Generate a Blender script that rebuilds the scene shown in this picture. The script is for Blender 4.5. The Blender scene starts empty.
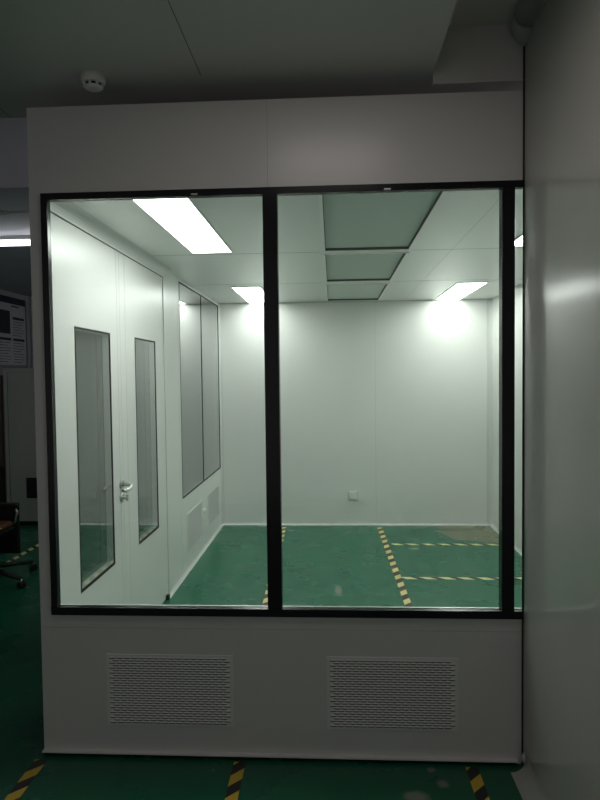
import bpy, math, random
from mathutils import Vector, Matrix
random.seed(4)
C = bpy.context.scene.collection
S = bpy.context.scene

# ------------------------------------------------------------------ camera, world, exposure
cd = bpy.data.cameras.new('camera'); cam = bpy.data.objects.new('camera', cd); C.objects.link(cam)
cd.sensor_fit = 'VERTICAL'; cd.sensor_height = 24.0; cd.lens = 18.374; cd.clip_start = 0.05
right = Vector((0.99856507, 0.05232426, -0.01140016))
fwd = Vector((-0.05272286, 0.99788445, -0.03803846))
up = Vector((0.00938571, 0.03858493, 0.99921124))
M4 = Matrix.Identity(4)
for i in range(3):
    M4[i][0] = right[i]; M4[i][1] = up[i]; M4[i][2] = -fwd[i]
M4.translation = Vector((0.0, -2.3462, 1.5))
cam.matrix_world = M4
S.camera = cam
w = bpy.data.worlds.new('world'); S.world = w; w.use_nodes = True
w.node_tree.nodes['Background'].inputs[0].default_value = (1.0, 0.93, 0.92, 1)
w.node_tree.nodes['Background'].inputs[1].default_value = 0.25
S.view_settings.view_transform = 'Standard'; S.view_settings.look = 'None'
S.view_settings.exposure = 0.0; S.view_settings.gamma = 1.0; S.view_settings.use_curve_mapping = False
LAMP = 12.5          # ceiling panels of the clean room
HALL_LAMP = 5.5     # dim hall panel behind the viewer
BATTEN = 4.0

# ------------------------------------------------------------------ materials
def mat(name, col, rough=0.5, metal=0.0, spec=0.5, emit=None, es=0.0, coat=0.0, var=0.0, vscale=3.0, bump=0.0, bscale=60):
    m = bpy.data.materials.new(name); m.use_nodes = True
    nt = m.node_tree; b = nt.nodes['Principled BSDF']
    b.inputs['Base Color'].default_value = (*col, 1)
    b.inputs['Roughness'].default_value = rough
    b.inputs['Metallic'].default_value = metal
    b.inputs['Specular IOR Level'].default_value = spec
    b.inputs['Coat Weight'].default_value = coat
    if emit:
        b.inputs['Emission Color'].default_value = (*emit, 1); b.inputs['Emission Strength'].default_value = es
    if var or bump:
        tc = nt.nodes.new('ShaderNodeTexCoord')
    if var:
        n = nt.nodes.new('ShaderNodeTexNoise'); n.inputs['Scale'].default_value = vscale; n.inputs['Detail'].default_value = 5
        nt.links.new(tc.outputs['Object'], n.inputs['Vector'])
        r = nt.nodes.new('ShaderNodeMapRange'); r.inputs['From Min'].default_value = 0.3; r.inputs['From Max'].default_value = 0.7
        r.inputs['To Min'].default_value = max(0.02, rough - var); r.inputs['To Max'].default_value = rough + var
        nt.links.new(n.outputs['Fac'], r.inputs['Value']); nt.links.new(r.outputs['Result'], b.inputs['Roughness'])
    if bump:
        n2 = nt.nodes.new('ShaderNodeTexNoise'); n2.inputs['Scale'].default_value = bscale
        nt.links.new(tc.outputs['Object'], n2.inputs['Vector'])
        bp = nt.nodes.new('ShaderNodeBump'); bp.inputs['Strength'].default_value = bump; bp.inputs['Distance'].default_value = 0.002
        nt.links.new(n2.outputs['Fac'], bp.inputs['Height']); nt.links.new(bp.outputs['Normal'], b.inputs['Normal'])
    return m

def glass_mat(name, boost=1.7, tint=(0.97, 0.985, 0.975)):
    m = bpy.data.materials.new(name); m.use_nodes = True; nt = m.node_tree
    nt.nodes.clear()
    out = nt.nodes.new('ShaderNodeOutputMaterial'); mix = nt.nodes.new('ShaderNodeMixShader')
    tr = nt.nodes.new('ShaderNodeBsdfTransparent'); tr.inputs[0].default_value = (*tint, 1)
    gl = nt.nodes.new('ShaderNodeBsdfGlossy'); gl.inputs['Roughness'].default_value = 0.0
    fr = nt.nodes.new('ShaderNodeFresnel'); fr.inputs['IOR'].default_value = 1.5
    ge = nt.nodes.new('ShaderNodeNewGeometry')
    inv = nt.nodes.new('ShaderNodeMath'); inv.operation = 'SUBTRACT'; inv.inputs[0].default_value = 1.0
    mul = nt.nodes.new('ShaderNodeMath'); mul.operation = 'MULTIPLY'
    mu2 = nt.nodes.new('ShaderNodeMath'); mu2.operation = 'MULTIPLY'; mu2.inputs[1].default_value = boost; mu2.use_clamp = True
    L = nt.links.new
    L(ge.outputs['Backfacing'], inv.inputs[1]); L(fr.outputs[0], mul.inputs[0]); L(inv.outputs[0], mul.inputs[1])
    L(mul.outputs[0], mu2.inputs[0]); L(mu2.outputs[0], mix.inputs[0]); L(tr.outputs[0], mix.inputs[1]); L(gl.outputs[0], mix.inputs[2])
    L(mix.outputs[0], out.inputs[0])
    return m

PANEL = mat('white_coated_panel', (0.80, 0.81, 0.78), 0.36)
DOORM = mat('door_panel', (0.80, 0.80, 0.775), 0.30)
OUTER = mat('grey_coated_panel', (0.74, 0.735, 0.73), 0.30)
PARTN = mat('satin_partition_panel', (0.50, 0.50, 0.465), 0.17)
SEAM = mat('seam_dark', (0.10, 0.11, 0.10), 0.6)
SEAML = mat('seam_grey', (0.42, 0.44, 0.42), 0.5)
SEAMF = mat('seam_faint', (0.60, 0.61, 0.59), 0.4)
CEIL = mat('white_ceiling_panel', (0.82, 0.84, 0.81), 0.28)
HCEIL = mat('hall_ceiling_panel', (0.74, 0.72, 0.71), 0.24)
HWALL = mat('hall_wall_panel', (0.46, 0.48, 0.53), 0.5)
ALU = mat('aluminium_trim', (0.88, 0.88, 0.87), 0.32, metal=0.3)
WTRIM = mat('white_trim', (0.88, 0.88, 0.86), 0.3)
BLACK = mat('black_coated_aluminium', (0.006, 0.007, 0.009), 0.22, spec=0.35)
RUBBER = mat('black_gasket', (0.012, 0.014, 0.013), 0.5, spec=0.3)
HOLE = mat('slot_black', (0.004, 0.004, 0.004), 0.9, spec=0.1)
STEEL = mat('brushed_steel', (0.62, 0.62, 0.60), 0.28, metal=1.0)
FILTER = mat('filter_diffuser', (0.64, 0.71, 0.66), 0.6, bump=0.25, bscale=300)
GLASS = glass_mat('window_glass', 1.3)
DGLASS = glass_mat('double_glass', 2.3, (0.90, 0.93, 0.91))
DIFF = mat('lamp_diffuser', (0.9, 0.9, 0.9), 0.5, emit=(0.945, 1.0, 0.955), es=LAMP)
DIFF2 = mat('hall_lamp_diffuser', (0.9, 0.9, 0.9), 0.5, emit=(1.0, 0.90, 0.86), es=HALL_LAMP)
DIFF3 = mat('batten_tube', (0.9, 0.9, 0.9), 0.5, emit=(0.95, 0.95, 1.0), es=BATTEN)
PLASTIC = mat('white_plastic', (0.86, 0.86, 0.84), 0.4)
PVC = mat('pale_pvc', (0.50, 0.51, 0.48), 0.4)
CABM = mat('grey_cabinet', (0.42, 0.42, 0.40), 0.45)
NAVY = mat('poster_navy', (0.03, 0.045, 0.09), 0.4)
PAPER = mat('poster_paper', (0.85, 0.82, 0.88), 0.4)
INK = mat('poster_ink', (0.05, 0.05, 0.07), 0.6)
BLKPL = mat('black_plastic', (0.012, 0.012, 0.013), 0.4)
CHROME = mat('chrome', (0.8, 0.8, 0.8), 0.12, metal=1.0)
BROWN = mat('brown_leather', (0.20, 0.085, 0.045), 0.45, bump=0.2, bscale=120)
CURB = mat('cove_profile', (0.66, 0.68, 0.65), 0.35)

def floor_mat():
    m = bpy.data.materials.new('green_epoxy'); m.use_nodes = True; nt = m.node_tree; L = nt.links.new
    b = nt.nodes['Principled BSDF']; tc = nt.nodes.new('ShaderNodeTexCoord')
    def noise(s, d=4):
        n = nt.nodes.new('ShaderNodeTexNoise'); n.inputs['Scale'].default_value = s; n.inputs['Detail'].default_value = d
        L(tc.outputs['Object'], n.inputs['Vector']); return n
    def rng(src, a, c, lo=0.0, hi=1.0):
        r = nt.nodes.new('ShaderNodeMapRange'); r.inputs['From Min'].default_value = a; r.inputs['From Max'].default_value = c
        r.inputs['To Min'].default_value = lo; r.inputs['To Max'].default_value = hi; L(src, r.inputs['Value']); return r.outputs['Result']
    def mix(fac, a, c):
        x = nt.nodes.new('ShaderNodeMix'); x.data_type = 'RGBA'
        L(fac, x.inputs['Factor'])
        for v, k in ((a, 'A'), (c, 'B')):
            s = [i for i in x.inputs if i.name == k and i.type == 'RGBA'][0]
            if isinstance(v, tuple): s.default_value = (*v, 1)
            else: L(v, s)
        return [o for o in x.outputs if o.type == 'RGBA'][0]
    def patch(cx, cy, rx, ry, edge=0.18, ns=5.0, amp=0.7):
        # irregular worn patch around a point of the floor
        mp = nt.nodes.new('ShaderNodeMapping'); mp.vector_type = 'POINT'
        mp.inputs['Location'].default_value = (-cx / rx, -cy / ry, 0); mp.inputs['Scale'].default_value = (1 / rx, 1 / ry, 0)
        L(tc.outputs['Object'], mp.inputs['Vector'])
        ln = nt.nodes.new('ShaderNodeVectorMath'); ln.operation = 'LENGTH'; L(mp.outputs[0], ln.inputs[0])
        n = noise(ns, 3); s = nt.nodes.new('ShaderNodeMath'); s.operation = 'MULTIPLY_ADD'
        L(n.outputs['Fac'], s.inputs[0]); s.inputs[1].default_value = amp; L(ln.outputs['Value'], s.inputs[2])
        return rng(s.outputs[0], 1.0 + amp * 0.5, 1.0 + amp * 0.5 - edge)
    base = mix(rng(noise(1.3).outputs['Fac'], 0.3, 0.7), (0.008, 0.128, 0.066), (0.011, 0.142, 0.076))
    scuff = rng(noise(6.0, 8).outputs['Fac'], 0.62, 0.85, 0, 0.15)
    col = mix(scuff, base, (0.10, 0.26, 0.19))
    col = mix(patch(1.50, 3.72, 0.55, 0.60, 0.12, 3.5, 0.8), col, (0.17, 0.19, 0.115))
    for (cx, cy, rx, ry) in ((0.285, -0.20, 0.055, 0.035), (0.39, -0.13, 0.025, 0.03), (1.08, 1.5, 0.07, 0.05), (0.03, 1.9, 0.03, 0.12), (0.69, 2.95, 0.06, 0.03), (0.36, -0.05, 0.02, 0.02)):
        col = mix(patch(cx, cy, rx, ry, 0.5, 25.0, 0.8), col, (0.22, 0.26, 0.20))
    L(col, b.inputs['Base Color'])
    L(rng(noise(2.5, 6).outputs['Fac'], 0.3, 0.7, 0.25, 0.30), b.inputs['Roughness'])
    b.inputs['Specular IOR Level'].default_value = 0.5
    return m
FLOOR = floor_mat()

def tape_mat(name, axis, yel, blk=(0.02, 0.02, 0.018), period=0.125, skew=1.0, duty=0.5):
    m = bpy.data.materials.new(name); m.use_nodes = True; nt = m.node_tree; L = nt.links.new
    b = nt.nodes['Principled BSDF']; b.inputs['Roughness'].default_value = 0.35
    tc = nt.nodes.new('ShaderNodeTexCoord'); sp = nt.nodes.new('ShaderNodeSeparateXYZ'); L(tc.outputs['Object'], sp.inputs[0])
    a = nt.nodes.new('ShaderNodeMath'); a.operation = 'MULTIPLY_ADD'
    L(sp.outputs[1 - axis], a.inputs[0]); a.inputs[1].default_value = skew; L(sp.outputs[axis], a.inputs[2])
    d = nt.nodes.new('ShaderNodeMath'); d.operation = 'DIVIDE'; L(a.outputs[0], d.inputs[0]); d.inputs[1].default_value = period
    f = nt.nodes.new('ShaderNodeMath'); f.operation = 'FRACT'; L(d.outputs[0], f.inputs[0])
    g = nt.nodes.new('ShaderNodeMath'); g.operation = 'GREATER_THAN'; L(f.outputs[0], g.inputs[0]); g.inputs[1].default_value = duty
    x = nt.nodes.new('ShaderNodeMix'); x.data_type = 'RGBA'; L(g.outputs[0], x.inputs['Factor'])
    s = [i for i in x.inputs if i.type == 'RGBA']; s[0].default_value = (*blk, 1); s[1].default_value = (*yel, 1)
    L([o for o in x.outputs if o.type == 'RGBA'][0], b.inputs['Base Color'])
    return m
TAPE_Y = tape_mat('hazard_tape_lengthwise', 1, (0.84, 0.70, 0.30), blk=(0.05, 0.035, 0.015), period=0.165, skew=-1.0)  # yellow made paler to carry the glare inside the clean room
TAPE_F = tape_mat('hazard_tape_front', 1, (0.75, 0.50, 0.05), skew=-1.0)
TAPE_X = tape_mat('hazard_tape_crosswise', 0, (0.86, 0.80, 0.42), period=0.14, skew=1.1, duty=0.42)  # glare is mixed into this pale yellow too

# ------------------------------------------------------------------ mesh builder
class MB:
    def __init__(s): s.v = []; s.f = []; s.mi = []; s.mats = []; s.sm = []
    def m(s, mt):
        if mt not in s.mats: s.mats.append(mt)
        return s.mats.index(mt)
    def poly(s, pts, mt, smooth=False):
        k = len(s.v); s.v += [tuple(p) for p in pts]; s.f.append(tuple(range(k, k + len(pts)))); s.mi.append(s.m(mt)); s.sm.append(smooth)
    def box(s, x0, x1, y0, y1, z0, z1, mt, bev=0.0):
        if x0 > x1: x0, x1 = x1, x0
        if y0 > y1: y0, y1 = y1, y0
        if z0 > z1: z0, z1 = z1, z0
        k = len(s.v); mi = s.m(mt)
        s.v += [(x0, y0, z0), (x1, y0, z0), (x1, y1, z0), (x0, y1, z0), (x0, y0, z1), (x1, y0, z1), (x1, y1, z1), (x0, y1, z1)]
        for f in ((0, 3, 2, 1), (4, 5, 6, 7), (0, 1, 5, 4), (1, 2, 6, 5), (2, 3, 7, 6), (3, 0, 4, 7)):
            s.f.append(tuple(k + i for i in f)); s.mi.append(mi); s.sm.append(False)
    def sweep(s, pts, r, mt, n=12, closed=False, caps=True):
        pts = [Vector(p) for p in pts]; rs = r if isinstance(r, (list, tuple)) else [r] * len(pts)
        k = len(s.v); mi = s.m(mt); N = len(pts); prev = None
        for i, p in enumerate(pts):
            a = pts[(i - 1) % N] if (closed or i > 0) else p
            b = pts[(i + 1) % N] if (closed or i < N - 1) else p
            t = (b - a).normalized()
            if prev is None:
                u = t.cross(Vector((0, 0, 1)))
                if u.length < 1e-3: u = t.cross(Vector((1, 0, 0)))
            else: u = prev - t * prev.dot(t)
            u.normalize(); prev = u; v2 = t.cross(u)
            for j in range(n):
                q = 2 * math.pi * j / n
                s.v.append(tuple(p + (u * math.cos(q) + v2 * math.sin(q)) * rs[i]))
        for i in range(N if closed else N - 1):
            for j in range(n):
                a = k + i * n + j; b = k + i * n + (j + 1) % n; c = k + ((i + 1) % N) * n + (j + 1) % n; d = k + ((i + 1) % N) * n + j
                s.f.append((a, b, c, d)); s.mi.append(mi); s.sm.append(True)
        if not closed and caps:
            s.f.append(tuple(k + j for j in reversed(range(n)))); s.mi.append(mi); s.sm.append(False)
            s.f.append(tuple(k + (N - 1) * n + j for j in range(n))); s.mi.append(mi); s.sm.append(False)
    def lathe(s, prof, c, axis, mt, n=32):
        # prof: list of (radius, distance along axis)
        k = len(s.v); mi = s.m(mt); ax = Vector(axis).normalized()
        u = ax.cross(Vector((0, 0, 1)));
        if u.length < 1e-3: u = Vector((1, 0, 0))
        u.normalize(); v2 = ax.cross(u); c = Vector(c)
        for (r, h) in prof:
            for j in range(n):
                q = 2 * math.pi * j / n
                s.v.append(tuple(c + ax * h + (u * math.cos(q) + v2 * math.sin(q)) * r))
        for i in range(len(prof) - 1):
            for j in range(n):
                s.f.append((k + i * n + j, k + i * n + (j + 1) % n, k + (i + 1) * n + (j + 1) % n, k + (i + 1) * n + j)); s.mi.append(mi); s.sm.append(True)
        s.f.append(tuple(k + j for j in reversed(range(n)))); s.mi.append(mi); s.sm.append(False)
        s.f.append(tuple(k + (len(prof) - 1) * n + j for j in range(n))); s.mi.append(mi); s.sm.append(False)
    def prism(s, prof, p0, p1, uvec, vvec, mt, smooth=False):
        # extrude a 2D outline (u,v) from p0 to p1
        k = len(s.v); mi = s.m(mt); n = len(prof); U = Vector(uvec); V = Vector(vvec)
        for p in (p0, p1):
            for (a, b) in prof: s.v.append(tuple(Vector(p) + U * a + V * b))
        for j in range(n):
            s.f.append((k + j, k + (j + 1) % n, k + n + (j + 1) % n, k + n + j)); s.mi.append(mi); s.sm.append(smooth)
        s.f.append(tuple(k + j for j in reversed(range(n)))); s.mi.append(mi); s.sm.append(False)
        s.f.append(tuple(k + n + j for j in range(n))); s.mi.append(mi); s.sm.append(False)
    def slab(s, axis, a, b, us, vs, holes, mt):
        """wall slab between a and b on the axis, spanning us x vs, with rectangular holes (u0,u1,v0,v1)"""
        U = sorted(set([us[0], us[1]] + [h[i] for h in holes for i in (0, 1)])); V = sorted(set([vs[0], vs[1]] + [h[i] for h in holes for i in (2, 3)]))
        U = [u for u in U if us[0] <= u <= us[1]]; V = [v for v in V if vs[0] <= v <= vs[1]]
        def solid(i, j):
            if i < 0 or j < 0 or i >= len(U) - 1 or j >= len(V) - 1: return False
            cu = (U[i] + U[i + 1]) / 2; cv = (V[j] + V[j + 1]) / 2
            return not any(h[0] < cu < h[1] and h[2] < cv < h[3] for h in holes)
        def P(w_, u, v):
            return {0: (w_, u, v), 1: (u, w_, v), 2: (u, v, w_)}[axis]
        for i in range(len(U) - 1):
            for j in range(len(V) - 1):
                if not solid(i, j): continue
                u0, u1, v0, v1 = U[i], U[i + 1], V[j], V[j + 1]
                s.poly([P(a, u0, v0), P(a, u1, v0), P(a, u1, v1), P(a, u0, v1)], mt)
                s.poly([P(b, u0, v0), P(b, u0, v1), P(b, u1, v1), P(b, u1, v0)], mt)
                if not solid(i - 1, j): s.poly([P(a, u0, v0), P(a, u0, v1), P(b, u0, v1), P(b, u0, v0)], mt)
                if not solid(i + 1, j): s.poly([P(a, u1, v0), P(b, u1, v0), P(b, u1, v1), P(a, u1, v1)], mt)
                if not solid(i, j - 1): s.poly([P(a, u0, v0), P(b, u0, v0), P(b, u1, v0), P(a, u1, v0)], mt)
                if not solid(i, j + 1): s.poly([P(a, u0, v1), P(a, u1, v1), P(b, u1, v1), P(b, u0, v1)], mt)
    def build(s, name, parent=None, origin=None, bevel=0.0, **kw):
        me = bpy.data.meshes.new(name); o = Vector(origin) if origin is not None else Vector((0, 0, 0))
        me.from_pydata([tuple(Vector(v) - o) for v in s.v], [], s.f)
        for mt in s.mats: me.materials.append(mt)
        for p, mi, sm in zip(me.polygons, s.mi, s.sm): p.material_index = mi; p.use_smooth = sm
        import bmesh
        bm = bmesh.new(); bm.from_mesh(me); bmesh.ops.remove_doubles(bm, verts=bm.verts, dist=1e-5)
        bmesh.ops.recalc_face_normals(bm, faces=bm.faces); bm.to_mesh(me); bm.free()
        ob = bpy.data.objects.new(name, me); C.objects.link(ob); ob.location = o
        if parent is not None:
            ob.parent = parent; ob.location = o - total_loc(parent)
        if bevel:
            bv = ob.modifiers.new('bevel', 'BEVEL'); bv.width = bevel; bv.segments = 2; bv.limit_method = 'ANGLE'; bv.angle_limit = math.radians(50)
        tag(ob, **kw)
        return ob
def total_loc(o):
    v = Vector((0, 0, 0))
    while o is not None: v += o.location; o = o.parent
    return v
def tag(o, label=None, cat=None, group=None, kind=None):
    if label: o['label'] = label
    if cat: o['category'] = cat
    if group: o['group'] = group
    if kind: o['kind'] = kind
def empty(name, loc, **kw):
    o = bpy.data.objects.new(name, None); C.objects.link(o); o.location = loc; o.empty_display_size = 0.1; tag(o, **kw); return o
def one(f, name, parent=None, **kw):
    m = MB(); f(m); return m.build(name, parent, **kw)

# key measures of the place (metres)
XL, XR = -1.1677, 0.718          # left end of the window wall, face of the right partition
IL, IR, YB, ZC = -1.1375, 1.573, 3.803, 2.247   # clean room: left, right, back, ceiling
ZT = 2.5485                      # top of window wall
WT, WB = 2.218, 0.568            # window frame top and bottom
TH = 0.05
YH, HL = 5.3, -3.9               # far end and left side of the hall
HC = 2.62                        # hall ceiling

# ------------------------------------------------------------------ the setting
one(lambda m: m.box(HL - 0.1, 2.2, -5.2, YH + 0.1, -0.05, 0, FLOOR), 'floor', kind='structure')

m = MB()
m.slab(1, 0.0, TH, (XL, IR + TH), (0.0, ZT), [(-1.1184, 1.57, WB, WT)], OUTER)
m.box(-0.238, -0.2365, -0.0006, 0.0, WT + 0.001, ZT - 0.001, SEAML)
for z, xa, xb in ((0.515, XL + 0.005, XR),):
    m.box(xa, xb, -0.0006, 0, z, z + 0.0012, SEAML)
wf = m.build('wall_front', kind='structure')
m = MB(); m.box(XL, XR - 0.022, -0.020, 0.0, 0.015, 0.021, WTRIM); m.box(XL, XR - 0.022, -0.003, 0.0, 0.0, 0.014, HOLE)
m.build('baseboard_front', kind='structure')

# left wall of the clean room: door opening and window opening
DY0, DY1, DZ = 0.055, 1.758, 2.182
LWY0, LWY1, LWZ0, LWZ1 = 2.20, 3.775, 0.585, 2.222
m = MB()
m.slab(0, XL - 0.012, IL, (TH, YB + TH), (0.0, 2.31), [(DY0, DY1, -1, DZ), (LWY0, LWY1, LWZ0, LWZ1)], PANEL)
m.box(IL, IL + 0.0006, 2.150, 2.152, 0.05, 2.24, SEAMF)
m.box(IL, IL + 0.0006, 1.822, 1.8235, 0.05, 2.24, SEAMF)
m.build('wall_left', kind='structure')
one(lambda m: m.box(XL - 0.012, IL, 0.25, YB + TH, 2.31, 2.66, PANEL), 'void_light_block', kind='structure')  # unseen closure, added to keep hall light out of the gap above the wall
m = MB()
m.slab(1, YB, YB + TH, (IL, IR + TH), (0.0, 2.31), [], PANEL)
for x in (-0.60, 0.43): m.box(x, x + 0.0015, YB - 0.0006, YB, 0.06, ZC, SEAML)
m.build('wall_back', kind='structure')
m = MB(); m.slab(0, IR, IR + TH, (TH, YB), (0.0, 2.31), [], PANEL)
for y in (1.25, 2.45): m.box(IR - 0.0006, IR, y, y + 0.0015, 0.06, ZC, SEAML)
m.build('wall_right', kind='structure')

# clean room ceiling with openings for lamps and filter diffusers
LX = [(-0.828, -0.581), (1.017, 1.268)]; LY = [(0.10, 1.30), (2.70, 3.785)]
FX = (-0.034, 0.458); FY = [(0.12, 1.333), (1.443, 2.516), (2.689, 3.744)]
lam = [(a, b, c, d) for (a, b) in LX for (c, d) in LY]; fil = [(FX[0], FX[1], c, d) for (c, d) in FY]
m = MB(); m.slab(2, ZC, ZC + 0.055, (IL, IR), (TH, YB), lam + fil, CEIL)
for y in (1.3665, 2.570):
    m.box(IL, FX[0] - 0.03, y, y + 0.003, ZC - 0.0006, ZC, SEAM); m.box(FX[1] + 0.03, IR, y, y + 0.003, ZC - 0.0006, ZC, SEAM)
for x in (0.72,): m.box(x, x + 0.0015, TH, YB, ZC - 0.0006, ZC, SEAML)
m.build('ceiling', kind='structure')

# rounded cove profiles of the clean room
def cove(r, n=6):
    return [(0, 0)] + [(r - r * math.sin(t), r - r * math.cos(t)) for t in [math.pi / 2 * i / n for i in range(n + 1)]][::-1]
def cove_run(name, p0, p1, u, v, r=0.035, mt=CURB):
    m = MB(); m.prism(cove(r), p0, p1, u, v, mt); return m.build(name, kind='structure')
cove_run('baseboard_left', (IL, 1.72, 0), (IL, YB, 0), (1, 0, 0), (0, 0, 1), 0.024)
cove_run('baseboard_back', (IL, YB, 0), (IR, YB, 0), (0, -1, 0), (0, 0, 1), 0.024)
cove_run('baseboard_right', (IR, TH, 0), (IR, YB, 0), (-1, 0, 0), (0, 0, 1), 0.024)
cove_run('trim_1', (IL, TH, ZC), (IL, 1.84, ZC), (1, 0, 0), (0, 0, -1), 0.05)
cove_run('trim_2', (IL, YB, 0), (IL, YB, ZC), (1, 0, 0), (0, -1, 0), 0.03)
cove_run('trim_3', (IR, YB, 0), (IR, YB, ZC), (-1, 0, 0), (0, -1, 0), 0.045)
cove_run('trim_4', (IL, YB, ZC), (IR, YB, ZC), (0, -1, 0), (0, 0, -1), 0.012)
one(lambda m: m.box(IL, IL + 0.022, 1.69, 1.72, 0, 0.03, RUBBER), 'trim_5', kind='structure')

# right partition that runs from the window wall towards the viewer
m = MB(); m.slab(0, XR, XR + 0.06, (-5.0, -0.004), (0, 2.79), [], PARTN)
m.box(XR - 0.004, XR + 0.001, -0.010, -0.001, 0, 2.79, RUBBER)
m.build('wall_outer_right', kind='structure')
m = MB(); m.prism(cove(0.06), (XR, -0.055, 0), (XR, -5.0, 0), (-1, 0, 0), (0, 0, 1), PVC)
m.lathe([(0.0, 0.0), (0.010, 0.004), (0.012, 0.015), (0.004, 0.035)], (XR - 0.012, -0.060, 0.045), (0, 0, 1), PVC, 16)
m.build('baseboard_outer_right', kind='structure')
# rounded top corner profile of the partition with its turned-in end
m = MB()
m.sweep([(XR - 0.012, -5.0, 2.775), (XR - 0.012, -0.10, 2.775)], 0.05, PVC, 20)
m.build('trim_6', kind='structure')
m = MB()
m.sweep([(XR - 0.015, -0.085, 2.765), (XR - 0.018, -0.05, 2.757), (XR - 0.005, -0.028, 2.73), (XR - 0.002, -0.024, 2.70)], [0.048, 0.046, 0.036, 0.014], PVC, 20)
m.build('trim_7', kind='structure')

# hall ceiling: low panels on the left, a raised bay on the right with a bulkhead over the window wall
m = MB()
m.slab(2, HC, HC + 0.2, (HL, 0.385), (-5.0, 0.25), [], HCEIL)
m.box(0.385, IR + TH, 0.03, 0.25, HC, HC + 0.2, HCEIL)
m.box(-0.4765, -0.474, -5.0, -0.055, HC - 0.0007, HC, SEAM)
m.box(-1.36, -1.3575, -5.0, 0.25, HC - 0.0007, HC, SEAM)
m.build('ceiling_hall', kind='structure')
m = MB()
m.slab(2, 2.79, 2.84, (0.385, XR), (-5.0, 0.03), [], HCEIL)
m.build('ceiling_hall_raised', kind='structure')
m = MB(); m.box(0.385, XR, 0.0, 0.03, 2.583, 2.79, HCEIL); m.box(0.56, XR, -0.004, 0.0, 2.583, 2.586, ALU)
m.build('trim_8', kind='structure')
m = MB(); m.slab(2, 2.66, 2.68, (XL - 0.01, IR + 0.05), (0.25, YB + 0.05), [], HWALL); m.build('ceiling_void', kind='structure')
m = MB(); m.box(HL, XL - 0.012, 1.0, 1.05, 2.56, 3.1, HWALL)
m.box(HL, XL - 0.012, 0.992, 1.0, 2.56, 2.568, SEAML); m.build('wall_bulkhead', kind='structure')
one(lambda m: m.box(HL, XL - 0.012, 0.2, 1.05, 3.1, 3.14, HWALL), 'ceiling_shaft', kind='structure')
m = MB(); m.slab(2, 2.565, 2.60, (HL, XL - 0.012), (1.05, YH), [], HWALL)
m.box(HL, XL - 0.012, 3.0, 3.003, 2.5644, 2.565, SEAM); m.build('ceiling_far', kind='structure')
m = MB(); m.slab(0, HL - 0.06, HL, (-5, YH), (0, 3.14), [], HWALL)
m.box(HL, HL + 0.02, 3.8, YH, 2.50, 2.565, ALU); m.build('wall_outer_left', kind='structure')
m = MB(); m.slab(1, YH, YH + 0.06, (HL, IR), (0, 3.14), [], HWALL)
for x in (-3.87, -3.80, -3.74): m.box(x, x + 0.03, YH - 0.03, YH, 0, 2.56, ALU)
m.build('wall_outer_back', kind='structure')

# ------------------------------------------------------------------ front window
wn = empty('window_1', (0, 0, WB), kind='structure')
FW = 0.042; WX0, WX1 = -1.1184, 1.57
def wframe(m):
    def ring(y0, y1, l, t, b):
        m.box(WX0, WX1, y0, y1, WT - t, WT, BLACK); m.box(WX0, WX1, y0, y1, WB, WB + b, BLACK)
        m.box(WX0, WX0 + l, y0, y1, WB + b, WT - t, BLACK); m.box(WX1 - l, WX1, y0, y1, WB + b, WT - t, BLACK)
    ring(-0.012, 0.016, 0.026, 0.026, 0.030)
    ring(0.016, TH + 0.012, 0.006, 0.012, 0.018)
one(wframe, 'window_frame', wn, bevel=0.0015)
for (a, b) in ((-0.2580, -0.2020), (0.6365, 0.6840)):
    one(lambda m: m.box(a, b, -0.010, 0.034, WB + 0.017, WT - 0.011, BLACK), 'mullion', wn, bevel=0.0015)
for (a, b) in ((WX0 + 0.005, -0.2580), (-0.2020, 0.6365), (0.6840, WX1 - 0.005)):
    one(lambda m: m.box(a, b, 0.020, 0.028, WB + 0.017, WT - 0.011, GLASS), 'glass_pane', wn)
one(lambda m: m.box(WX0 + 0.006, WX1 - 0.006, 0.050, 0.058, WB + 0.0175, WB + 0.0195, ALU), 'sill_glint', wn)  # pale strip stands in for light reflected along the glossy sill
for x in (-0.517, 0.213):
    one(lambda m: m.box(x - 0.012, x + 0.012, -0.0145, -0.010, WT - 0.0225, WT - 0.0175, ALU), 'clip', wn, label='small pale metal clip')

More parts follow.
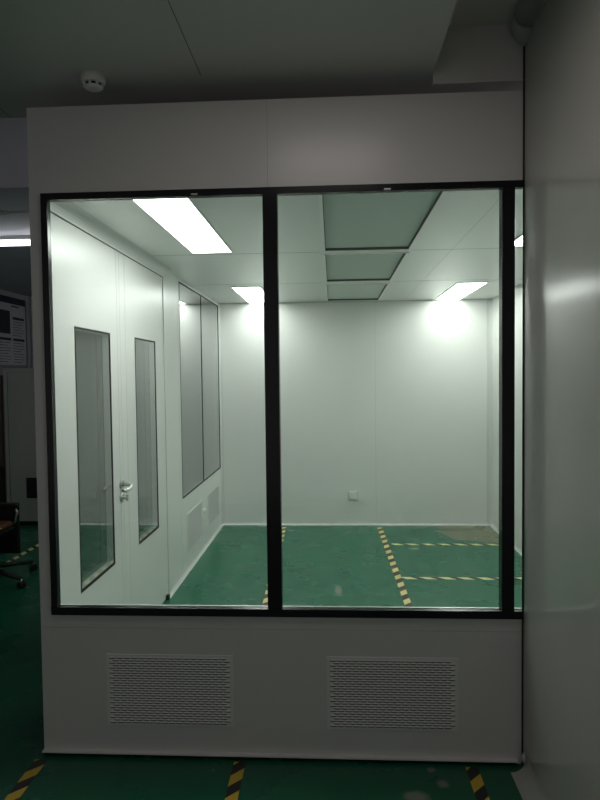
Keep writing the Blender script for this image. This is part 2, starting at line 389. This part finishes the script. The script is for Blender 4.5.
# ------------------------------------------------------------------ double door in the left wall
dr = empty('door_1', (IL, DY0, 0), kind='structure')
def dframe(m):
    m.box(XL - 0.016, IL + 0.004, DY1, DY1 + 0.062, 0, DZ + 0.012, DOORM)
    m.box(XL - 0.016, IL + 0.004, DY0, DY1 + 0.062, DZ, DZ + 0.012, DOORM)
    m.box(IL + 0.002, IL + 0.0045, DY0, DY1 + 0.002, DZ - 0.002, DZ + 0.0015, SEAM)
    m.box(IL + 0.0015, IL + 0.0048, DY1 - 0.001, DY1 + 0.001, 0.0, DZ, SEAMF)
one(dframe, 'door_frame', dr)
def leaf(y0, y1, wy0, wy1, wz0, wz1, edge):
    x0, x1 = IL - 0.040, IL
    m = MB(); m.slab(0, x0, x1, (y0, y1), (0.008, DZ - 0.003), [(wy0, wy1, wz0, wz1)], DOORM)
    m.box(x1 - 0.001, x1 + 0.0006, edge - 0.001, edge + 0.001, 0.01, DZ - 0.005, SEAMF)
    lf = m.build('door_leaf', dr)
    def gk(mm):
        t = 0.009
        for xa, xb in ((x1 - 0.004, x1 + 0.002), (x0 - 0.002, x0 + 0.004)):
            mm.box(xa, xb, wy0, wy1, wz0 - 0.004, wz0 + t, RUBBER); mm.box(xa, xb, wy0, wy1, wz1 - t, wz1, RUBBER)
            mm.box(xa, xb, wy0, wy0 + t, wz0 + t, wz1 - t, RUBBER); mm.box(xa, xb, wy1 - t, wy1, wz0 + t, wz1 - t, RUBBER)
    one(gk, 'gasket', lf)
    def sp(mm):
        t = 0.012
        mm.box(x0 + 0.004, x1 - 0.004, wy0, wy1, wz0, wz0 + t, WTRIM); mm.box(x0 + 0.004, x1 - 0.004, wy0, wy1, wz1 - t, wz1, WTRIM)
        mm.box(x0 + 0.004, x1 - 0.004, wy0, wy0 + t, wz0 + t, wz1 - t, WTRIM); mm.box(x0 + 0.004, x1 - 0.004, wy1 - t, wy1, wz0 + t, wz1 - t, WTRIM)
    one(sp, 'spacer_frame', lf)
    one(lambda mm: mm.box(x1 - 0.005, x1 - 0.001, wy0 + 0.004, wy1 - 0.004, wz0 + 0.004, wz1 - 0.004, DGLASS), 'glass_pane', lf)
    one(lambda mm: mm.box(x0 + 0.001, x0 + 0.005, wy0 + 0.004, wy1 - 0.004, wz0 + 0.004, wz1 - 0.004, DGLASS), 'glass_pane', lf)
    return lf
SY = 0.905
l1 = leaf(DY0 + 0.002, SY - 0.0015, 0.318, 0.752, 0.540, 1.735, 0.862)
l2 = leaf(SY + 0.0015, DY1 - 0.0008, 1.147, 1.556, 0.532, 1.738, 0.99)
one(lambda m: m.box(IL - 0.038, IL - 0.001, SY - 0.0015, SY + 0.0015, 0.01, DZ - 0.005, SEAM), 'weather_strip', dr)
# lever handle with rose and, below, a lock cylinder
def handle(m):
    y, z = 0.868, 0.928
    m.lathe([(0.026, 0.0), (0.026, 0.008), (0.022, 0.011)], (IL, y, z + 0.008), (1, 0, 0), STEEL, 24)
    m.sweep([(IL + 0.008, y, z + 0.006), (IL + 0.045, y, z + 0.004), (IL + 0.060, y - 0.012, z + 0.001), (IL + 0.064, y - 0.045, z - 0.008), (IL + 0.060, y - 0.09, z - 0.012), (IL + 0.054, y - 0.125, z - 0.006)],
            [0.010, 0.010, 0.011, 0.0105, 0.010, 0.008], STEEL, 12)
one(handle, 'door_handle', dr, label='steel lever handle')
def cyl(m):
    y, z = 0.868, 0.862
    m.lathe([(0.024, 0.0), (0.024, 0.007), (0.019, 0.010)], (IL, y, z), (1, 0, 0), STEEL, 24)
    m.sweep([(IL + 0.008, y, z), (IL + 0.030, y, z)], 0.008, STEEL, 12)
    m.box(IL + 0.026, IL + 0.040, y - 0.006, y + 0.006, z - 0.016, z + 0.016, STEEL)
one(cyl, 'lock_cylinder', dr)

# window in the left wall, two panes each side
w2 = empty('window_2', (IL, LWY0, LWZ0), kind='structure')
def lf2(m):
    t = 0.010
    for xa, xb in ((IL - 0.004, IL + 0.002), (XL - 0.014, XL - 0.006)):
        m.box(xa, xb, LWY0, LWY1, LWZ0, LWZ0 + t, RUBBER); m.box(xa, xb, LWY0, LWY1, LWZ1 - t, LWZ1, RUBBER)
        m.box(xa, xb, LWY0, LWY0 + t, LWZ0 + t, LWZ1 - t, RUBBER); m.box(xa, xb, LWY1 - t, LWY1, LWZ0 + t, LWZ1 - t, RUBBER)
    m.box(XL - 0.004, IL - 0.006, LWY0, LWY0 + 0.012, LWZ0, LWZ1, WTRIM); m.box(XL - 0.004, IL - 0.006, LWY1 - 0.012, LWY1, LWZ0, LWZ1, WTRIM)
one(lf2, 'window_frame', w2)
one(lambda m: m.box(XL - 0.010, IL + 0.0015, 2.968, 2.980, LWZ0 + 0.01, LWZ1 - 0.01, RUBBER), 'mullion', w2)
for a, b in ((LWY0 + 0.011, 2.968), (2.980, LWY1 - 0.011)):
    one(lambda m: m.box(IL - 0.006, IL - 0.002, a, b, LWZ0 + 0.011, LWZ1 - 0.011, DGLASS), 'glass_pane', w2)
    one(lambda m: m.box(XL - 0.010, XL - 0.006, a, b, LWZ0 + 0.011, LWZ1 - 0.011, DGLASS), 'glass_pane', w2)

# ------------------------------------------------------------------ ceiling lamps and filter diffusers
def lamp(x0, x1, y0, y1, label):
    t = empty('ceiling_light', ((x0 + x1) / 2, (y0 + y1) / 2, ZC), label=label, cat='ceiling light', group='lamp panels in the clean room ceiling')
    def fr(m):
        g = 0.009; za, zb = ZC - 0.006, ZC + 0.03
        m.box(x0, x1, y0, y0 + g, za, zb, WTRIM); m.box(x0, x1, y1 - g, y1, za, zb, WTRIM)
        m.box(x0, x0 + g, y0 + g, y1 - g, za, zb, WTRIM); m.box(x1 - g, x1, y0 + g, y1 - g, za, zb, WTRIM)
        m.box(x0 + g, x1 - g, y0 + g, y1 - g, ZC + 0.022, ZC + 0.03, WTRIM)
    one(fr, 'lamp_frame', t)
    one(lambda m: m.box(x0 + 0.009, x1 - 0.009, y0 + 0.009, y1 - 0.009, ZC - 0.003, ZC + 0.021, DIFF), 'diffuser', t, label='glowing white diffuser')
lamp(*LX[0], *LY[0], 'large glowing lamp panel in the ceiling above the double door')
lamp(*LX[0], *LY[1], 'glowing lamp panel near the back wall, partly behind the middle window post')
lamp(*LX[1], *LY[0], 'glowing lamp panel seen only in the narrow pane beside the partition')
lamp(*LX[1], *LY[1], 'glowing lamp panel on the right, close to the back wall')
FT = ['nearest and largest of the three green-grey ceiling diffusers', 'middle one of the three green-grey ceiling diffusers', 'farthest green-grey ceiling diffuser, next to the back wall']
for (c, d), lb in zip(FY, FT):
    t = empty('air_diffuser', ((FX[0] + FX[1]) / 2, (c + d) / 2, ZC), label=lb, cat='ceiling vent', group='air diffusers in the clean room ceiling')
    one(lambda m: m.box(FX[0] + 0.004, FX[1] - 0.004, c + 0.004, d - 0.004, ZC + 0.014, ZC + 0.020, FILTER), 'diffuser_plate', t)
    def fr(m):
        g = 0.004; za, zb = ZC, ZC + 0.030
        m.box(FX[0], FX[1], c, c + g, za, zb, SEAM); m.box(FX[0], FX[1], d - g, d, za, zb, SEAM)
        m.box(FX[0], FX[0] + g, c + g, d - g, za, zb, SEAM); m.box(FX[1] - g, FX[1], c + g, d - g, za, zb, SEAM)
        f = 0.016; za, zb = ZC - 0.004, ZC
        m.box(FX[0] - f, FX[1] + f, c - f, c, za, zb, WTRIM); m.box(FX[0] - f, FX[1] + f, d, d + f, za, zb, WTRIM)
        m.box(FX[0] - f, FX[0], c, d, za, zb, WTRIM); m.box(FX[1], FX[1] + f, c, d, za, zb, WTRIM)
    one(fr, 'diffuser_frame', t)

# ------------------------------------------------------------------ pressed louvre grilles
def grille_mesh(wd, ht, mt, cols, rows, hole=0.42):
    """faces -Y, centred on the origin; rows of staggered pressed louvres"""
    m = MB(); m.box(-wd / 2, wd / 2, -0.0015, 0.0032, -ht / 2, ht / 2, mt)
    px, pz = (wd - 0.02) / (cols + 0.5), (ht - 0.016) / rows
    for r in range(rows):
        z = -ht / 2 + 0.008 + pz * r
        for c in range(cols):
            x = -wd / 2 + 0.01 + px * (c + (0.5 if r % 2 else 0))
            a, b = x + px * 0.08, x + px * 0.92
            h = pz * 0.46; d = 0.0036
            # dark slot, with a raised lip above it that leans out and catches the light
            m.box(a, b, -0.0022, -0.0012, z, z + pz * hole, HOLE)
            k = len(m.v); i2 = 0.003; zt = z + pz * hole + h; zb = z + pz * hole
            m.v += [(a, -0.0014, zt), (b, -0.0014, zt), (b - i2, -d, zb), (a + i2, -d, zb), (a, -0.0014, zb), (b, -0.0014, zb)]
            mi = m.m(mt)
            for f in ((0, 1, 2, 3), (3, 2, 5, 4), (0, 3, 4), (1, 5, 2)):
                m.f.append(tuple(k + i for i in f)); m.mi.append(mi); m.sm.append(False)
    return m
GR1 = mat('grille_grey', (0.86, 0.855, 0.85), 0.22, spec=0.7)
GR2 = mat('grille_pale', (0.74, 0.76, 0.73), 0.4)
def grille(mt, w_, h_, cols, rows, loc, rz, label, group):
    o = grille_mesh(w_, h_, mt, cols, rows).build('vent_grille'); o.location = loc; o.rotation_euler[2] = rz
    tag(o, label=label, cat='vent', group=group); return o
g1 = grille(GR1, 0.505, 0.285, 16, 27, (-0.652, -0.0022, 0.268), 0, 'louvred metal grille under the left pane of the big window', 'return air grilles under the window')
g2 = g1.copy(); C.objects.link(g2); g2.location = (0.221, -0.0022, 0.268); g2['label'] = 'louvred metal grille under the right pane, nearer the partition'
g3 = grille(GR2, 0.545, 0.29, 16, 27, (IL + 0.0032, 2.60, 0.297), math.pi / 2, 'pale louvred grille low on the inner left wall, closer to the doors', 'return air grilles on the inner left wall')
g4 = g3.copy(); C.objects.link(g4); g4.location = (IL + 0.0032, 3.375, 0.297); g4['label'] = 'pale louvred grille low on the inner left wall, in the far corner'

# ------------------------------------------------------------------ small fittings
t = empty('wall_socket', (0.200, YB, 0.300), label='small white square socket low on the back wall', cat='socket')
one(lambda m: m.box(0.153, 0.247, YB - 0.006, YB, 0.250, 0.345, SEAML), 'shadow_rim', t)  # grey rim drawn as the shadow line around the cover plate
one(lambda m: m.box(0.157, 0.243, YB - 0.022, YB - 0.006, 0.257, 0.343, PLASTIC), 'cover_plate', t, bevel=0.003)
one(lambda m: m.box(0.170, 0.230, YB - 0.0245, YB - 0.022, 0.270, 0.330, PLASTIC), 'socket_insert', t, bevel=0.001)
m = MB(); m.box(IL, IL + 0.012, 2.915, 2.965, 0.305, 0.350, PLASTIC)
m.sweep([(IL + 0.01, 2.94, 0.328), (IL + 0.02, 2.94, 0.328)], 0.012, PLASTIC, 16)
m.build('wall_button', origin=(IL, 2.94, 0.328), label='tiny white fitting between the two grilles on the inner left wall', cat='switch')

sd = empty('smoke_detector', (-0.870, -0.085, HC), label='round white smoke detector on the dark hall ceiling', cat='smoke detector')
def sdb(m): m.lathe([(0.043, 0.0), (0.043, 0.026), (0.040, 0.032), (0.038, 0.034)], (-0.870, -0.085, HC), (0, 0, -1), PLASTIC, 40)
one(sdb, 'detector_base', sd)
def sds(m):
    m.lathe([(0.030, 0.034), (0.030, 0.042)], (-0.870, -0.085, HC), (0, 0, -1), HOLE, 32)
    for i in range(8):
        q = i * math.pi / 4; cx, cy = -0.870 + 0.033 * math.cos(q), -0.085 + 0.033 * math.sin(q)
        m.box(cx - 0.004, cx + 0.004, cy - 0.004, cy + 0.004, HC - 0.042, HC - 0.034, PLASTIC)
one(sds, 'sensor_slot', sd, label='dark slotted sensing ring')
one(lambda m: m.lathe([(0.033, 0.042), (0.031, 0.048), (0.024, 0.052), (0.012, 0.054)], (-0.870, -0.085, HC), (0, 0, -1), PLASTIC, 32), 'detector_cap', sd)

# hazard tapes on the floor
def tape(x0, x1, y0, y1, mt, label, group, rot=0.0):
    c = ((x0 + x1) / 2, (y0 + y1) / 2, 0)
    m = MB(); m.box(x0, x1, y0, y1, 0.0, 0.0012, mt)
    o = m.build('floor_tape', origin=c, label=label, cat='floor tape', group=group); o.rotation_euler[2] = rot
tape(-0.480, -0.434, 0.12, 3.70, TAPE_Y, 'black and yellow tape running away behind the middle window post', 'hazard tapes inside the clean room', 0.0215)
tape(0.456, 0.504, 0.12, 3.69, TAPE_Y, 'black and yellow tape running lengthwise right of the room centre', 'hazard tapes inside the clean room', 0.014)
tape(0.515, 1.52, 3.062, 3.108, TAPE_X, 'yellow and black crosswise tape nearer the back wall', 'hazard tapes inside the clean room')
tape(0.503, 1.52, 2.148, 2.194, TAPE_X, 'yellow and black crosswise tape nearer the window', 'hazard tapes inside the clean room')
tape(-1.185, -1.135, -1.9, -0.040, TAPE_F, 'yellow and black tape at the left corner of the window wall', 'hazard tapes in front of the window wall')
tape(-0.396, -0.350, -1.9, -0.028, TAPE_F, 'yellow and black tape in front of the window wall, below the left pane', 'hazard tapes in front of the window wall')
tape(0.495, 0.542, -1.9, -0.030, TAPE_F, 'yellow and black tape on the floor next to the partition', 'hazard tapes in front of the window wall')
tape(-2.70, -2.655, 1.9, 3.70, TAPE_X, 'yellow dashed tape on the dark hall floor by the swivel chair', 'hazard tape in the left hall')

# ------------------------------------------------------------------ the hall on the left
# grey cabinet with raised frame and vent
cb = empty('metal_cabinet', (-3.1, 3.95, 0), label='tall grey metal cabinet with a small dark vent, at the far end of the hall', cat='cabinet')
def cbody(m):
    m.box(-3.35, -2.30, 3.765, 4.20, 0.05, 1.62, CABM); m.box(-3.33, -2.32, 3.80, 4.18, 0, 0.05, BLKPL)
    for a, b, c, d in ((-3.355, -2.295, 1.585, 1.622), (-3.355, -3.32, 0.05, 1.585), (-2.33, -2.295, 0.05, 1.585), (-3.32, -2.33, 0.05, 0.085)):
        m.box(a, b, 3.745, 3.765, c, d, CABM)
one(cbody, 'cabinet_body', cb, bevel=0.003)
one(lambda m: m.box(-3.315, -2.335, 3.753, 3.765, 0.09, 1.58, CABM), 'cabinet_door', cb, bevel=0.002)
def cvent(m):
    m.box(-3.145, -2.85, 3.748, 3.753, 0.285, 0.495, RUBBER)
    for k in range(8): m.box(-3.135, -2.86, 3.744, 3.748, 0.30 + k * 0.024, 0.31 + k * 0.024, BLKPL)
one(cvent, 'cabinet_vent', cb, label='dark slotted vent')
# reddish tall locker left of the cabinet, only a sliver shows
lk = empty('locker', (-3.6, 3.95, 0), label='dark brownish locker sliver at the left edge, beside the grey cabinet', cat='locker')
LKM = mat('brown_locker', (0.10, 0.07, 0.065), 0.5)
one(lambda m: m.box(-3.86, -3.37, 3.78, 4.20, 0.04, 1.55, LKM), 'locker_body', lk, bevel=0.003)
one(lambda m: m.box(-3.84, -3.39, 3.765, 3.78, 0.62, 1.53, LKM), 'locker_door', lk, bevel=0.002)
one(lambda m: m.box(-3.84, -3.39, 3.765, 3.78, 0.06, 0.60, BLKPL), 'locker_door', lk, bevel=0.002)

# information board on the left hall wall
pb = empty('notice_board', (HL, 4.6, 1.68), label='white information board with dark header and text on the hall side wall', cat='notice board')
one(lambda m: m.box(HL + 0.021, HL + 0.033, 3.90, 5.24, 1.68, 2.50, PAPER), 'board_sheet', pb)
one(lambda m: m.box(HL + 0.033, HL + 0.0345, 3.90, 5.24, 2.42, 2.50, NAVY), 'board_header', pb, label='dark blue header band')
def btext(m):
    xa, xb = HL + 0.033, HL + 0.0345
    m.box(xa, xb, 4.90, 5.08, 2.385, 2.40, INK)
    m.box(xa, xb, 4.50, 4.865, 2.055, 2.33, INK)
    m.box(xa, xb, 4.93, 5.20, 2.235, 2.265, INK); m.box(xa, xb, 4.93, 5.20, 1.975, 2.005, INK); m.box(xa, xb, 4.50, 4.88, 1.975, 2.005, INK)
    for k in range(6): m.box(xa, xb - 0.0008, 4.93, 5.19 - 0.05 * (k % 3 == 2), 2.205 - k * 0.033, 2.211 - k * 0.033, INK)
    for k in range(8):
        m.box(xa, xb - 0.0008, 4.93, 5.19 - 0.06 * (k % 4 == 3), 1.945 - k * 0.033, 1.951 - k * 0.033, INK)
        m.box(xa, xb - 0.0008, 4.50, 4.87 - 0.06 * (k % 3 == 1), 1.945 - k * 0.033, 1.951 - k * 0.033, INK)
one(btext, 'board_print', pb)

# notice sheet on the far wall, seen through the door glass
ns = MB(); ns.box(-3.03, -2.93, YH - 0.004, YH, 1.08, 1.60, PAPER)
for k, (a, b) in enumerate(((1.52, 1.57), (1.36, 1.44), (1.22, 1.34), (1.10, 1.18))): ns.box(-3.015 + 0.01 * (k % 2), -2.945, YH - 0.005, YH - 0.004, a, b, INK)
ns.build('notice_sheet', origin=(-2.98, YH, 1.34), label='narrow notice with dark marks seen through the nearer door window', cat='notice')

# batten lamp on the far ceiling
bt = empty('batten_light', (-2.7, 2.12, 2.565), label='long bright batten lamp on the dark hall ceiling at the left edge', cat='ceiling light')
one(lambda m: m.box(-3.5, -1.75, 2.10, 2.20, 2.535, 2.565, PLASTIC), 'lamp_housing', bt, bevel=0.003)
def tube(m): m.sweep([(-3.48, 2.115, 2.512), (-1.77, 2.115, 2.512)], 0.020, DIFF3, 16)
one(tube, 'lamp_tube', bt, label='glowing white tube')
# thin pipe with a coupling under the far ceiling
pj = empty('sprinkler_pipe', (-2.0, 1.30, 2.51), label='thin pale pipe with a wider coupling under the dark hall ceiling, above the batten lamp', cat='pipe')
one(lambda m: m.sweep([(-3.6, 1.30, 2.503), (-1.995, 1.30, 2.503)], 0.004, ALU, 10), 'pipe_run', pj)
one(lambda m: m.sweep([(-1.94, 1.30, 2.514), (-1.21, 1.30, 2.514)], 0.008, WTRIM, 12), 'pipe_run', pj)
one(lambda m: m.lathe([(0.016, 0), (0.016, 0.014), (0.010, 0.016), (0.010, 0.028), (0.015, 0.030), (0.015, 0.045), (0.008, 0.06)], (-2.0, 1.30, 2.511), (1, 0, 0), WTRIM, 20), 'coupling', pj)
one(lambda m: m.box(-1.50, -1.485, 1.294, 1.306, 2.51, 2.565, ALU), 'bracket', pj)

# swivel chair cut by the left edge
ch = empty('swivel_chair', (-2.585, 2.02, 0), label='dark swivel chair with brown seat and chrome arms at the left edge', cat='chair')
CX, CY = -2.585, 2.02
one(lambda m: m.box(CX - 0.26, CX + 0.10, CY - 0.24, CY + 0.24, 0.365, 0.41, BROWN), 'seat', ch, bevel=0.025)
one(lambda m: m.box(CX - 0.26, CX + 0.105, CY - 0.245, CY + 0.245, 0.335, 0.365, BLKPL), 'seat_shell', ch, bevel=0.01)
one(lambda m: m.box(CX - 0.36, CX - 0.29, CY - 0.22, CY + 0.22, 0.50, 0.92, BLKPL), 'backrest', ch, bevel=0.02)
for sy in (-1, 1):
    y = CY + sy * 0.26
    one(lambda m: m.box(CX - 0.22, CX + 0.13, y - 0.03, y + 0.03, 0.51, 0.54, BLKPL), 'armrest', ch, bevel=0.012)
    def arm(m):
        m.sweep([(CX + 0.10, y, 0.515), (CX + 0.118, y, 0.47), (CX + 0.105, y, 0.40), (CX + 0.06, y, 0.35), (CX - 0.02, y, 0.325), (CX - 0.2, y, 0.30)], 0.012, CHROME, 12)
    one(arm, 'arm_support', ch)
one(lambda m: m.box(CX - 0.05, CX + 0.05, CY - 0.30, CY + 0.30, 0.30, 0.335, BLKPL), 'seat_plate', ch, bevel=0.008)
one(lambda m: m.box(CX - 0.20, CX + 0.125, CY - 0.28, CY - 0.255, 0.12, 0.335, BLKPL), 'side_panel', ch, bevel=0.01)
one(lambda m: m.box(CX - 0.20, CX + 0.13, CY + 0.255, CY + 0.28, 0.14, 0.515, BLKPL), 'side_panel', ch, bevel=0.01)
one(lambda m: m.box(CX - 0.31, CX - 0.26, CY - 0.03, CY + 0.03, 0.32, 0.60, BLKPL), 'back_bar', ch, bevel=0.006)
one(lambda m: m.sweep([(CX, CY, 0.09), (CX, CY, 0.31)], 0.026, CHROME, 16), 'gas_column', ch)
for k in range(5):
    q = math.radians(-20 + 72 * k); ex, ey = CX + 0.36 * math.cos(q), CY + 0.36 * math.sin(q)
    lg = one(lambda m: m.sweep([(CX, CY, 0.115), (ex, ey, 0.070)], [0.024, 0.014], CHROME if k == 4 else BLKPL, 12), 'base_leg', ch)
    def cst(m):
        for s in (-1, 1):
            m.lathe([(0.018, -0.011), (0.026, -0.008), (0.026, 0.008), (0.018, 0.011)], (ex + s * 0.013 * math.sin(q), ey - s * 0.013 * math.cos(q), 0.0265), (math.sin(q), -math.cos(q), 0), BLKPL, 20)
        m.sweep([(ex, ey, 0.03), (ex, ey, 0.072)], 0.007, CHROME, 10)
    one(cst, 'caster', lg)
rl = MB(); rl.sweep([(-2.39 + 0.034 * math.cos(a), 1.65 + 0.034 * math.sin(a), 0.013) for a in [i * math.pi / 12 for i in range(24)]], 0.012, PLASTIC, 10, closed=True)
rl.build('ring', origin=(-2.39, 1.65, 0), label='small pale ring lying on the dark floor at the left edge', cat='ring')

# dim lamp panel of the hall, just above the top of the picture
t = empty('hall_light', (0.0, -0.80, HC), label='dim lamp panel in the hall ceiling just in front of the window wall', cat='ceiling light')
one(lambda m: m.box(-0.28, 0.28, -0.95, -0.67, HC - 0.012, HC - 0.001, WTRIM), 'lamp_frame', t)
one(lambda m: m.box(-0.26, 0.26, -0.93, -0.69, HC - 0.015, HC - 0.012, DIFF2), 'diffuser', t)
